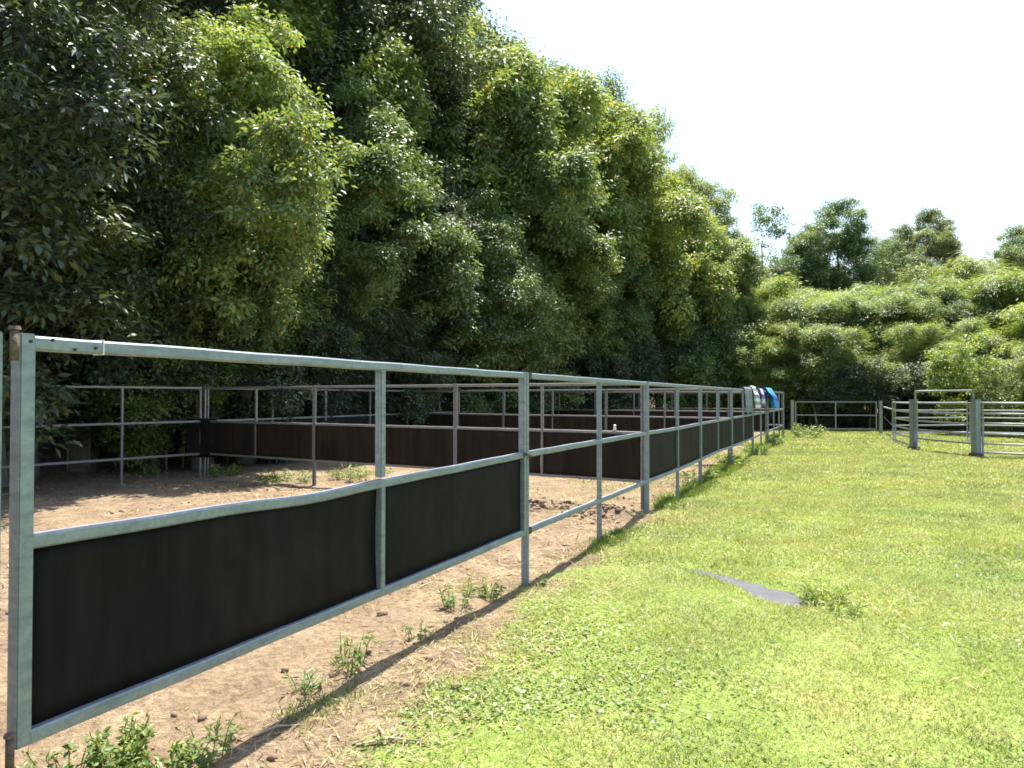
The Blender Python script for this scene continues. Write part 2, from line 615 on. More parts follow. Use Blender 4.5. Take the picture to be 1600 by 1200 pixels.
def sheet_mesh(name, x0, x1, z0, z1, y, th=0.012, seed=0):
    nx, nz = 26, 8
    rr = random.Random(seed)
    p1, p2 = rr.random() * 6, rr.random() * 6
    bm = bmesh.new()
    grid = {}
    for f in (0, 1):
        for i in range(nx + 1):
            for j in range(nz + 1):
                u, w = i / nx, j / nz
                dy = 0.007 * math.sin(u * 9 + p1) * math.sin(w * 3.1) + 0.005 * math.sin(u * 21 + p2) * math.sin(math.pi * w)
                grid[f, i, j] = bm.verts.new((x0 + (x1 - x0) * u, y + dy + (th / 2 if f else -th / 2), z0 + (z1 - z0) * w))
    for f in (0, 1):
        for i in range(nx):
            for j in range(nz):
                bm.faces.new((grid[f, i, j], grid[f, i + 1, j], grid[f, i + 1, j + 1], grid[f, i, j + 1]))
    for i in range(nx):
        for j in (0, nz):
            bm.faces.new((grid[0, i, j], grid[0, i + 1, j], grid[1, i + 1, j], grid[1, i, j]))
    for j in range(nz):
        for i in (0, nx):
            bm.faces.new((grid[0, i, j], grid[0, i, j + 1], grid[1, i, j + 1], grid[1, i, j]))
    bmesh.ops.recalc_face_normals(bm, faces=bm.faces)
    return bm_mesh(name, bm, True)


_seed = [100]


def nseed():
    _seed[0] += 1
    return _seed[0]


def panel(name, a, b, label, cat, group, mat='galv', sheet=None, mid_leg=True, left_leg=True, right_leg=True,
          mids=1, sags=(0, 0, 0), bends=(None, None, None), tops=None, caps=False, dz=0.0):
    """one fence panel between ground points a and b: 3 rails, end posts, mid posts, sheets"""
    a, b = Vector((*a, 0)), Vector((*b, 0))
    ln = (b - a).length
    rz = math.atan2(b.y - a.y, b.x - a.x)
    za, zb = gz(a.x, a.y), gz(b.x, b.y)
    z0 = dz
    root = empty(name, (a.x, a.y, z0), rz)
    tag(root, label, cat, group)
    g = 0.002
    mt = M[mat]
    h = T / 2
    xl, xr = g, ln - g
    pw = T if mat == 'galv' else 0.034
    for x, leg, zg in ((xl, left_leg, za), (xr - pw, right_leg, zb)):
        zbot = zg - z0 - 0.06 if leg else BOT - h + 0.004
        link('post', box_mesh('post', x, x + pw, -pw / 2, pw / 2, zbot, TOP + h + 0.004), mt, root)
    xs = [ln * (k + 1) / (mids + 1) for k in range(mids)]
    for z, sg, bd, nm in ((TOP, sags[0], bends[0], 'top_rail'), (MID, sags[1], bends[1], 'middle_rail'), (BOT, sags[2], bends[2], 'bottom_rail')):
        link(nm, rail_mesh(nm, xl + pw - 0.002, xr - pw + 0.002, z, sg, T - 0.004 if mat == 'galv' else 0.042, nseed(), bd), mt, root)
    for x in xs:
        zg = gz(a.x + math.cos(rz) * x, a.y + math.sin(rz) * x)
        hw = 0.023 if mat == 'galv' else 0.019
        link('upright', box_mesh('upright', x - hw, x + hw, -hw, hw, MID + h - 0.008, TOP - h + 0.006), mt, root)
        link('upright', box_mesh('upright', x - hw, x + hw, -hw, hw, BOT + h - 0.008, MID - h + 0.008), mt, root)
        if mid_leg:
            link('leg', box_mesh('leg', x - hw, x + hw, -hw, hw, zg - z0 - 0.06, BOT - h + 0.006), mt, root)
    if sheet:
        ed = [xl + pw - 0.02] + xs + [xr - pw + 0.02]
        for u0, u1 in zip(ed[:-1], ed[1:]):
            link('sheet', sheet_mesh('sheet', u0 + 0.024, u1 - 0.024, BOT + h - 0.008, MID - h + 0.008, 0.012, seed=nseed()), M[sheet], root)
    if caps:
        for z in (TOP, BOT):
            link('end_sleeve', box_mesh('end_sleeve', xl + T - 0.001, xl + T + 0.055, -h - 0.003, h + 0.003, z - h - 0.003, z + h + 0.003), M['black_plastic'], root)
    return root


FRONT = 'panels of the long steel front fence'
# the near gate
gate = panel('gate', fpt(0.035), fpt(JS[1]), 'wide steel gate with two black sheets nearest the camera', 'gate', None,
             sheet='rubber', left_leg=False, right_leg=False, mid_leg=False, sags=(0.0, 0.016, 0.006),
             bends=((None), [(0.36, 0.1, -0.016)], None))
# details of the near gate: holes in the top rail near the hinge, bolts, welded splice
for x, z in ((0.035, TOP + 0.004), (0.11, TOP + 0.014), (0.19, TOP - 0.014), (0.27, TOP - 0.004)):
    bm = bmesh.new()
    bmesh.ops.create_cone(bm, segments=12, radius1=0.006, radius2=0.005, depth=0.006, cap_ends=True)
    bmesh.ops.rotate(bm, verts=bm.verts, matrix=Matrix.Rotation(R(90), 3, 'X'))
    bmesh.ops.translate(bm, verts=bm.verts, vec=(x, -T / 2 - 0.002, z))
    link('bolt', bm_mesh('bolt', bm), M['dark_hole'], gate)
link('weld_seam', box_mesh('weld_seam', 0.30, 0.3035, -T / 2 - 0.0015, T / 2 + 0.0015, TOP - T / 2 - 0.0015, TOP + T / 2 + 0.0015, 0), M['white_plastic'], gate)
for z in (TOP - 0.012, BOT - 0.015):
    bm = bmesh.new()
    bmesh.ops.create_cone(bm, segments=14, radius1=0.013, radius2=0.013, depth=0.1, cap_ends=True)
    bmesh.ops.translate(bm, verts=bm.verts, vec=(-0.024, -0.036, z))
    hg = link('hinge', bm_mesh('hinge', bm, True), M['rust'], gate)
    bm = bmesh.new()
    bmesh.ops.create_cone(bm, segments=14, radius1=0.019, radius2=0.016, depth=0.012, cap_ends=True)
    bmesh.ops.translate(bm, verts=bm.verts, vec=(-0.024, -0.036, z + 0.056))
    link('pin_head', bm_mesh('pin_head', bm), M['rust'], hg)

panel('fence_panel', fpt(-SP - 0.015), fpt(-0.015), 'steel panel cut off by the left edge of the picture, hinged to the near gate', 'fence panel', FRONT)
p2 = panel('fence_panel', fpt(JS[1]), fpt(JS[2]), 'open panel of three steel rails, next to the near gate', 'fence panel', FRONT, caps=True)
panel('fence_panel', fpt(JS[2]), fpt(JS[3]), 'front fence panel with dark sheets, second beyond the near gate', 'fence panel', FRONT, sheet='rubber', sags=(0, .01, .012))
panel('fence_panel', fpt(JS[3]), fpt(JS[4]), 'front fence panel with dark sheets, third beyond the near gate', 'fence panel', FRONT, sheet='rubber', mid_leg=False, sags=(0, 0, -.015))
panel('fence_panel', fpt(JS[4]), fpt(JS[5]), 'front fence panel with dark sheets, just short of the hanging cloths', 'fence panel', FRONT, sheet='rubber', mid_leg=False)
panel('fence_panel', fpt(JS[5]), fpt(JS[6]), 'open front fence panel under the striped cloth', 'fence panel', FRONT)
panel('fence_panel', fpt(JS[6]), fpt(JS[7]), 'last open panel of the front fence, under the blue rug', 'fence panel', FRONT, mids=2)


def chain(pt, name, label, n=7):
    root = empty(name, (*pt, 0), RZ_F)
    tag(root, label, 'chain')
    for k in range(n):
        an = 2 * math.pi * k / n
        c = Vector((0.0 + 0.075 * math.cos(an), -0.001 + 0.048 * math.sin(an), MID + 0.012 * math.sin(an * 2)))
        pts = []
        for q in range(11):
            t = 2 * math.pi * q / 10
            u = Vector((-math.sin(an) * 0.03 * math.cos(t), math.cos(an) * 0.03 * math.cos(t), 0.013 * math.sin(t)))
            if k % 2:
                u = Vector((-math.sin(an) * 0.03 * math.cos(t), math.cos(an) * 0.03 * math.cos(t), 0)) + Vector((math.cos(an), math.sin(an), 0)) * 0.013 * math.sin(t)
            pts.append(c + u)
        link('chain_link', tube_mesh('chain_link', [(pts, 0.006)], 6), M['rust'], root)
    return root


chain(fpt(JS[1]), 'latch_chain', 'rusty chain tied round the posts at the latch end of the near gate')
chain(fpt(JS[4]), 'latch_chain', 'rusty chain round the front fence posts just before the cloths')

# the cross fences between pens and the back fence
CL = 9.43
INNER = 'cross fences between the pens'
BACK = 'panels of the back fence along the wood'


def run(a, b, n, label, group, **kw):
    a, b = np.array(a), np.array(b)
    for i in range(n):
        panel('fence_panel', a + (b - a) * i / n, a + (b - a) * (i + 1) / n, label[i] if isinstance(label, list) else label, 'fence panel', group, mat='galv_old', **kw)


q = fpt(JS[2]) - NR * 0.04
run(q, BK, 3, ['brown sheeted cross fence panel meeting the front fence', 'brown sheeted panel in the middle of the nearest cross fence',
               'brown sheeted cross fence panel meeting the back corner by the wood'], INNER, sheet='ply', mids=1, mid_leg=False)
ends = []
names = {2: ['right', 'middle', 'left'], 3: ['right', 'middle', 'left'], 3.75: ['right', 'middle', 'left']}
for k, w, sj in ((4, 'second', JS[4]), (6, 'third', JS[6]), (7.55, 'farthest', JS[7])):
    a = fpt(sj) - NR * 0.04
    b = BK + D * ((k - 2) * SP)
    run(a, b, 3, [f'{s} panel of the {w} cross fence, far back in the pens' for s in ('right', 'middle', 'left')], INNER,
        sheet='ply' if k < 7 else None, mid_leg=False)
e = BK + D * (5.55 * SP)
nback = 6
run(BK + D * 0.07, e, nback, [f'back fence panel along the wood, {w} from the near corner' for w in ('first', 'second', 'third', 'fourth', 'fifth', 'sixth')],
    BACK, sheet='rubber', mid_leg=False)
af = BK + ADIR * 9.6
run(BK + ADIR * 0.07, af, 3, ['open three rail panel left of the back corner, in the shade of the wood', 'open three rail panel along the left wood, cut by the picture edge',
                               'open three rail panel beyond the left edge of the picture'], BACK, mids=1)
bm = None
# dark offcut of sheet wrapped round the back corner
o = link('sheet_offcut', sheet_mesh('sheet_offcut', -0.32, 0.3, 0.36, 1.13, -0.05, 0.014, 5), M['rubber'])
o.location = (BK[0], BK[1] - 0.05, 0)
o.rotation_euler = (0, 0, math.atan2(-0.1, 1))
tag(o, 'dark offcut of sheet tied over the back corner post', 'sheet')

# white insulator knob on the nearest cross fence
bm = bmesh.new()
bmesh.ops.create_cone(bm, segments=12, radius1=0.025, radius2=0.014, depth=0.05, cap_ends=True)
bmesh.ops.translate(bm, verts=bm.verts, vec=(0, 0, 0.025))
bmesh.ops.create_uvsphere(bm, u_segments=12, v_segments=8, radius=0.02, matrix=Matrix.Translation((0, 0, 0.06)))
o = link('insulator', bm_mesh('insulator', bm, True), M['white_plastic'])
c = q + CROSS * 0.42
o.location = (c[0], c[1], MID + 0.028)
tag(o, 'small white knob standing on the middle rail of the nearest cross fence', 'insulator')


# ---- far gate
def far_gate():
    a = Vector((12.3, 33.1, 0)); b = Vector((15.75, 32.4, 0))
    rz = math.atan2(b.y - a.y, b.x - a.x)
    ln = (b - a).length
    z0 = gz(a.x, a.y)
    root = empty('field_gate', (a.x, a.y, z0), rz)
    tag(root, 'low three rail steel field gate before the dark bamboo', 'gate')
    h = 0.025
    for x in (0.12, ln / 2, ln - 0.12):
        link('stile', box_mesh('stile', x - h, x + h, -h, h, 0.15, 1.36), M['galv_old'], root)
    for z in (1.335, 0.76, 0.17):
        for x0, x1 in ((0.146, ln / 2 - 0.026), (ln / 2 + 0.026, ln - 0.146)):
            link('rail', box_mesh('rail', x0, x1, -h + .003, h - .003, z - h + .003, z + h - .003), M['galv_old'], root)
    for z in (0.35, 1.15):
        bm = bmesh.new()
        bmesh.ops.create_cone(bm, segments=10, radius1=0.018, radius2=0.018, depth=0.1, cap_ends=True)
        bmesh.ops.translate(bm, verts=bm.verts, vec=(0.075, 0, z))
        link('hinge', bm_mesh('hinge', bm), M['rust'], root)
    for x, lab in ((-0.02, 'rough steel post at the hinge side of the far field gate'), (ln + 0.05, 'steel post at the latch side of the far field gate')):
        p = a + (b - a).normalized() * x
        zg = gz(p.x, p.y)
        ro = empty('gate_post', (p.x, p.y, zg), rz)
        tag(ro, lab, 'post')
        link('shaft', box_mesh('shaft', -0.065, 0.065, -0.065, 0.065, -0.06, 1.38), M['galv_old'], ro)
        link('cap', box_mesh('cap', -0.075, 0.075, -0.075, 0.075, 1.38, 1.41), M['galv_old'], ro)


far_gate()


# ---- right-hand yard of round pipe panels
def pipe(name, a, b, r, mat, parent, sides=10):
    return link(name, tube_mesh(name, [([a, b], r)], sides), mat, parent)


RAILZ = [1.37, 1.10, 0.84, 0.58, 0.33]
YARD = 'round pipe panels of the right hand yard'


def pipe_panel(a, b, label, zs, frame_h=None, name='pipe_fence', cat='fence panel', group=YARD, r=0.024):
    a, b = Vector((*a, 0)), Vector((*b, 0))
    ln = (b - a).length
    rz = math.atan2(b.y - a.y, b.x - a.x)
    z0 = (gz(a.x, a.y) + gz(b.x, b.y)) / 2
    root = empty(name, (a.x, a.y, z0), rz)
    tag(root, label, cat, group)
    for x in (0.0, ln):
        p = a + (b - a).normalized() * x
        pipe('stile', (x, 0, gz(p.x, p.y) - z0 - 0.03), (x, 0, zs[0] + 0.02), r * 1.1, M['galv_round'], root)
    for z in zs:
        # oval rail, slightly sagging
        pts = [(ln * k / 8, 0, z - 0.006 * math.sin(math.pi * k / 8)) for k in range(9)]
        link('rail', tube_mesh('rail', [(pts, r)], 10), M['galv_round'], root)
    return root


PA, PB, PC, PD = (11.85, 22.3), (11.97, 19.5), (15.3, 17.2), (13.1, 26.0)


def heavy_post(p, label, h=1.45):
    zg = gz(*p)
    ro = empty('yard_post', (p[0], p[1], zg), R(12))
    tag(ro, label, 'post', 'heavy posts of the yard gate')
    link('shaft', box_mesh('shaft', -0.085, 0.085, -0.085, 0.085, -0.08, h, 0.01), M['galv'], ro)
    link('cap', box_mesh('cap', -0.095, 0.095, -0.095, 0.095, h, h + 0.025, 0.006), M['galv'], ro)
    link('base_collar', box_mesh('base_collar', -0.13, 0.13, -0.13, 0.13, -0.05, 0.09, 0.02), M['rust'], ro)


heavy_post(PA, 'heavy square post at the far side of the yard gate')
heavy_post(PB, 'heavy square post at the near side of the yard gate', 1.44)
ya, yb = Vector((*PA, 0)), Vector((*PB, 0))
ydir = (yb - ya).normalized()
g0, g1 = ya + ydir * 0.16, yb - ydir * 0.16
pipe_panel(g0.xy, g1.xy, 'five rail pipe gate under the raised bar of the yard', RAILZ, name='yard_gate', cat='gate', group='')
fr = empty('overhead_gateway', (g0.x, g0.y, 0), math.atan2(ydir.y, ydir.x))
tag(fr, 'tall pipe frame with an overhead bar above the yard gate', 'gateway')
lg = (g1 - g0).length
for x in (-0.06, lg + 0.06):
    p = g0 + ydir * x
    pipe('jamb', (x, 0, gz(p.x, p.y) - 0.03), (x, 0, 1.75), 0.028, M['galv_round'], fr)
pipe('head_bar', (-0.06, 0, 1.722), (lg + 0.06, 0, 1.722), 0.027, M['galv_round'], fr)
dirc = (Vector((*PC, 0)) - yb).normalized()
c0 = yb + dirc * 0.15
pipe_panel(c0.xy, PC, 'six rail pipe panel at the right edge of the picture', [1.37, 1.10, 0.85, 0.58, 0.33, 0.10])
dird = (Vector((*PD, 0)) - ya).normalized()
d0 = ya + dird * 0.15
pipe_panel(d0.xy, PD, 'short pipe panel running back from the far post of the yard gate', RAILZ + [0.1])
pipe_panel((PD[0] + .08, PD[1]), (15.9, 26.4), 'pipe panel at the shaded back of the yard', RAILZ)
pipe_panel((16.0, 26.4), (19.0, 25.2), 'pipe panel at the shaded far right of the yard, partly hidden', RAILZ)
# single rail from the far gate to the yard
ro = empty('wire_fence', (15.85, 32.3, 0))
tag(ro, 'single rail and wire between the far field gate and the yard', 'fence')
pipe('rail', (0.05, 0, 1.12), (PD[0] - 15.85 + 0.1, PD[1] - 32.3 + 0.1, 1.12), 0.03, M['galv'], ro)
pipe('wire', (0.05, 0, 0.7), (PD[0] - 15.85 + 0.1, PD[1] - 32.3 + 0.1, 0.52), 0.008, M['galv_old'], ro)


# ---- cloths hung over the far front fence
def cloth(name, s0, s1, front, back, bulge, mat, label, cat, lumps=5, seed=0, rise=0.02):
    rr = random.Random(seed)
    nx, nz = 28, 30
    c = fpt((s0 + s1) / 2)
    root_loc = Vector((c[0], c[1], 0))
    V = []
    ph = [rr.random() * 6.28 for _ in range(6)]
    zt = TOP + 0.034 + rise
    w = s1 - s0
    for j in range(nz + 1):
        v = j / nz * (front + back + 0.12)
        for i in range(nx + 1):
            u = i / nx
            fold = math.sin(u * lumps * 6.28 + ph[0]) * 0.5 + math.sin(u * lumps * 2.7 + ph[1]) * 0.5
            if v < back:
                y, z = 0.04 + bulge * 0.25 * (0.3 + 0.3 * fold) * (1 - v / back), zt - (back - v)
            elif v > back + 0.12:
                t = (v - back - 0.12) / front
                y = -0.042 - bulge * (0.35 + 0.4 * t + 0.4 * fold * min(1, t * 2.2)) * min(1, t * 3)
                z = zt - (v - back - 0.12) * (1 + 0.06 * math.sin(u * 9 + ph[2]))
            else:
                t = (v - back) / 0.12
                y = 0.04 - 0.082 * t
                z = zt + (0.02 + 0.05 * bulge * (1 + fold)) * math.sin(math.pi * t)
            x = (u - 0.5) * w * (1 - 0.1 * (1 - abs(2 * j / nz - 1)) * math.sin(v * 6 + ph[3]))
            V.append((x, y, z))
    F = []
    for j in range(nz):
        for i in range(nx):
            a = j * (nx + 1) + i
            F.append((a, a + 1, a + nx + 2, a + nx + 1))
    me = np_mesh(name, V, F, True)
    o = link(name, me, M[mat])
    o.location = root_loc
    o.rotation_euler = (0, 0, RZ_F)
    md = o.modifiers.new('thick', 'SOLIDIFY')
    md.thickness = 0.012
    md.offset = 0
    tag(o, label, cat)
    return o


cloth('tarpaulin', 18.2, 19.5, 0.62, 0.3, 0.03, 'cloth_grey', 'flat dark grey cloth hung on the front fence, first of the hanging cloths', 'cloth', 3, 1)
cloth('blanket', 19.7, 20.5, 0.55, 0.35, 0.14, 'cloth_stripe', 'white and grey striped cloth draped over the front fence', 'cloth', 4, 2, 0.06)
cloth('towel', 21.6, 22.4, 0.5, 0.35, 0.1, 'cloth_lav', 'pale lavender cloth hanging between the striped cloth and the blue rug', 'cloth', 3, 3)
cloth('horse_rug', 23.6, 25.2, 0.6, 0.45, 0.24, 'cloth_blue', 'bright blue rug draped over the far end of the front fence', 'rug', 4, 4, 0.05)


# ------------------------------------------------------------------ foliage builders
def rand_unit(n, rng):
    v = rng.normal(size=(n, 3))
    return v / np.linalg.norm(v, axis=1, keepdims=True)


def leaf_quads(P, Nrm, Ax, ln, wd, fold=0.18):
    """two-triangle leaves: position, normal, axis (tip direction), length and width arrays"""
    Ax = Ax - Nrm * (Ax * Nrm).sum(1, keepdims=True)
    Ax /= np.maximum(np.linalg.norm(Ax, axis=1, keepdims=True), 1e-6)
    Sd = np.cross(Nrm, Ax)
    ln = ln[:, None]; wd = wd[:, None]
    b = P
    t = P + Ax * ln
    m = P + Ax * ln * 0.45 + Nrm * wd * fold
    l = m - Sd * wd * 0.5
    r = m + Sd * wd * 0.5
    b = b
    V = np.stack([b, l, t, r], 1).reshape(-1, 3)
    n = len(P)
    i = np.arange(n)[:, None] * 4
    F = np.concatenate([i + np.array([[0, 2, 1]]), i + np.array([[0, 3, 2]])], 0)
    return V, F


def clump_leaves(rng, centres, radii, per, ll, lw, up=0.5, squash=0.75, sprigs=16, tight=0.26):
    Ps, Ns, As = [], [], []
    for c, r in zip(centres, radii):
        n = int(per * (r / np.mean(radii)) ** 2)
        sd = rand_unit(sprigs, rng)
        sd[:, 2] = np.where(rng.random(sprigs) < 0.7, np.abs(sd[:, 2]), sd[:, 2])
        sp = sd * (r * (0.62 + 0.45 * rng.random((sprigs, 1))))
        k = rng.integers(0, sprigs, n)
        off = rng.normal(size=(n, 3)) * r * tight
        p = sp[k] + off
        p[:, 2] *= squash
        d = sd[k] * 0.7 + off / (r * tight) * 0.35
        nr = d * (1 - up) + np.array([0, 0, 1.0]) * up + rng.normal(size=(n, 3)) * 0.36
        nr /= np.linalg.norm(nr, axis=1, keepdims=True)
        ax = d + rng.normal(size=(n, 3)) * 0.5 - np.array([0, 0, 0.5])
        Ps.append(c + p); Ns.append(nr); As.append(ax)
    P, Nn, A = np.concatenate(Ps), np.concatenate(Ns), np.concatenate(As)
    n = len(P)
    s = 0.65 + 0.7 * rng.random(n)
    return leaf_quads(P, Nn, A, ll * s, lw * s)


def crown_proto(seed, H, Rr, zb, ncl, per, ll, lw, peak=0.45, squash=0.8, csize=(0.2, 0.34), sprigs=16, tight=0.22, lean=0.0):
    rng = np.random.default_rng(seed)
    hz = H - zb
    C, Rad = [], []
    a0 = rng.random() * 6
    nl = max(7, ncl // 6)
    for i in range(nl):
        u = (i + rng.random()) / nl
        # profile: widest at 'peak'
        w = (u / peak) ** 0.5 if u < peak else max(0.0, 1 - ((u - peak) / (1 - peak)) ** 2) ** 0.6
        an = a0 + i * 2.39996 + rng.normal() * 0.45
        lr = Rr * (0.26 + 0.3 * rng.random())
        rad = max(0.0, Rr * w * (0.62 + 0.5 * rng.random()) * (1 + 0.2 * math.sin(an * 3 + seed)) - lr * 0.5)
        lc = np.array([math.cos(an) * rad + lean * u, math.sin(an) * rad, zb + hz * u * 0.92])
        outv = np.array([math.cos(an), math.sin(an), 0.0])
        tall_ = 0.85 + 0.5 * rng.random()
        for q in range(int(24 * (lr / (0.41 * Rr)) ** 1.5) + 6):
            d = rand_unit(1, rng)[0] + outv * 0.5 + np.array([0, 0, 0.35])
            d /= np.linalg.norm(d)
            C.append(lc + d * lr * np.array([1, 1, tall_]) * (0.62 + 0.5 * rng.random()))
            Rad.append(Rr * (0.07 + 0.085 * rng.random() ** 1.3))
    C, Rad = np.array(C), np.array(Rad)
    ncl = len(C)
    V, F = clump_leaves(rng, C, Rad, per, ll, lw, squash=squash, sprigs=sprigs, tight=tight)
    crown = np_mesh('crown', V, F)
    # trunk and limbs
    rr = random.Random(seed)
    tops = H * 0.86
    tp, tr = [], []
    k = 8
    r0 = 0.018 * H
    for i in range(k + 1):
        u = i / k
        tp.append((lean * u * .8 + 0.12 * math.sin(u * 5 + seed) * u, 0.12 * math.cos(u * 4 + seed) * u, -0.15 + tops * u))
        tr.append(r0 * (1.25 - 1.1 * u ** 0.8) if i else r0 * 1.6)
    chains = [(tp, tr)]
    for ci in rr.sample(range(ncl), min(16, ncl)):
        c = C[ci]
        z0 = max(H * 0.1, min(c[2] * 0.72, tops * 0.92))
        u = z0 / tops
        st = Vector(tp[min(k, int(u * k))])
        st.z = z0
        e = Vector(c)
        mid = st.lerp(e, 0.5) + Vector((0, 0, 0.08 * (e - st).length))
        ra = r0 * max(0.12, 0.5 * (1 - u))
        chains.append(([st, st.lerp(mid, .5) + Vector((rr.uniform(-.1, .1), rr.uniform(-.1, .1), 0)), mid, e], [ra, ra * .8, ra * .6, ra * .25]))
    trunk = tube_mesh('trunk', chains, 7)
    return crown, trunk


TREES = {}
# name: seed H R zb nclumps leaves/clump len width
TREES['oak_a'] = crown_proto(11, 16, 4.3, 1.6, 105, 190, 0.135, 0.066, sprigs=7, tight=0.36)
TREES['oak_b'] = crown_proto(12, 17, 4.0, 2.0, 110, 190, 0.135, 0.066, peak=0.38, sprigs=7, tight=0.36)
TREES['laurel'] = crown_proto(13, 12, 3.6, 0.8, 100, 190, 0.14, 0.05, peak=0.4, sprigs=6, tight=0.34)
TREES['camphor'] = crown_proto(14, 20, 5.2, 4.0, 125, 190, 0.15, 0.075, peak=0.55, sprigs=7, tight=0.36)
TREES['cap'] = crown_proto(19, 8, 2.7, 3.0, 78, 260, 0.115, 0.053, peak=0.4, sprigs=7, tight=0.36)
TREES['cap_b'] = crown_proto(20, 8, 2.5, 3.4, 70, 260, 0.125, 0.05, peak=0.5, sprigs=7, tight=0.36)
TREES['lacy'] = crown_proto(15, 14, 3.4, 4.0, 50, 90, 0.16, 0.075, peak=0.6, sprigs=6, tight=0.36)
TREES['round'] = crown_proto(17, 16, 4.9, 2.5, 150, 230, 0.17, 0.08, peak=0.45, sprigs=6, tight=0.36)
TREES['shrub'] = crown_proto(16, 3.0, 1.5, 0.2, 50, 75, 0.09, 0.038, peak=0.4, sprigs=5, tight=0.4)
for k, (c_, t_) in TREES.items():
    t_.materials.append(M['bark'])
    c_.materials.append(M['leaf_mid'])


def copy_mat(o, mat):
    o.material_slots[0].link = 'OBJECT'
    o.material_slots[0].material = mat


def tree(name, kind, x, y, h, mat, label, cat='tree', group=None, rz=None, wide=1.0):
    c, t = TREES[kind]
    H0 = {'oak_a': 16, 'oak_b': 17, 'laurel': 12, 'camphor': 20, 'lacy': 14, 'shrub': 3.0, 'round': 16, 'cap': 8, 'cap_b': 8}[kind]
    s = h / H0
    root = empty(name, (x, y, gz(x, y)), random.random() * 6.28 if rz is None else rz)
    root.scale = (s * wide, s * wide, s)
    tag(root, label, cat, group)
    a = link('trunk', t, None, root)
    b = link('crown', c, None, root)
    copy_mat(b, M[mat])
    return root


# bamboo
def bamboo_proto(seed, H, n, spread, per, ll=0.2, lw=0.03):
    rng = np.random.default_rng(seed)
    culms = []
    Ps, Ns, As = [], [], []
    for i in range(n):
        an = i * 2.39996 + rng.normal() * .4
        bx, by = math.cos(an) * 0.5 * rng.random(), math.sin(an) * 0.5 * rng.random()
        h = H * (0.58 + 0.42 * rng.random())
        out = spread * (0.45 + 0.7 * rng.random())
        pts, rad = [], []
        for k in range(11):
            u = k / 10
            o = out * u ** 2.4
            pts.append((bx + math.cos(an) * o, by + math.sin(an) * o, -0.1 + h * (u - 0.2 * u ** 4)))
            rad.append(0.028 * (1 - 0.85 * u))
        me = tube_mesh('culm', [(pts, rad)], 6)
        me.materials.append(M['culm'])
        culms.append(me)
        pa = np.array(pts)
        nspray = 44
        for q in range(nspray):
            u = 0.3 + 0.7 * rng.random() ** 0.75
            k = min(9, int(u * 10)); f = u * 10 - k
            base = pa[k] * (1 - f) + pa[k + 1] * f
            da = rng.random() * 6.28
            ln = (0.45 + 1.0 * rng.random()) * (1.25 - 0.6 * u) * H / 8
            dirv = np.array([math.cos(da), math.sin(da), 0.5])
            m = per // nspray
            t = rng.random(m) ** 0.7
            p = base + dirv * (t * ln)[:, None] + np.array([0, 0, -1.0]) * (0.85 * ln * t ** 2)[:, None] + rng.normal(size=(m, 3)) * 0.13 * H / 8
            a = dirv * 0.8 + rng.normal(size=(m, 3)) * 0.5 + np.array([0, 0, -0.75])
            nr = np.array([0, 0, 0.8]) + dirv * 0.45 + rng.normal(size=(m, 3)) * 0.4
            nr /= np.linalg.norm(nr, axis=1, keepdims=True)
            Ps.append(p); Ns.append(nr); As.append(a)
    P, Nn, A = np.concatenate(Ps), np.concatenate(Ns), np.concatenate(As)
    s = 0.7 + 0.6 * rng.random(len(P))
    V, F = leaf_quads(P, Nn, A, ll * s, lw * s, 0.25)
    fo = np_mesh('foliage', V, F)
    fo.materials.append(M['leaf_bamboo'])
    return culms, fo


BAM = [bamboo_proto(21, 8.5, 8, 1.7, 6800), bamboo_proto(22, 8.5, 7, 2.3, 7200), bamboo_proto(23, 8.5, 8, 1.2, 6400)]


def bamboo(x, y, h, v, label, group=None, mat='leaf_bamboo', rz=None, wide=1.0):
    culms, fo = BAM[v]
    s = h / 8.0
    root = empty('bamboo', (x, y, gz(x, y)), random.random() * 6.28 if rz is None else rz)
    root.scale = (s * wide, s * wide, s)
    tag(root, label, 'bamboo', group)
    for c in culms:
        link('culm', c, None, root)
    f = link('foliage', fo, None, root)
    copy_mat(f, M[mat])
    return root


def at(px, Y):
    return (px - 800) / 1180 * Y, Y


def htop(py, Y, x):
    """height of a thing whose top shows at photo row py"""
    return EYE + (621 - py) / 1180 * Y - gz(x, Y)


WOOD = 'trees of the wood behind the pens'
# front edge of the wood, left to right: (px, Y, height, kind, mat, wide, label)
front = [
    (-190, 13.2, 13, 'laurel', 'leaf_dark', 1.1, 'dark glossy tree at the left picture edge behind the open rails'),
    (30, 14.2, 13.5, 'oak_b', 'leaf_dark', 1.0, 'dark broadleaf tree with glittering leaves at the top left corner'),
]
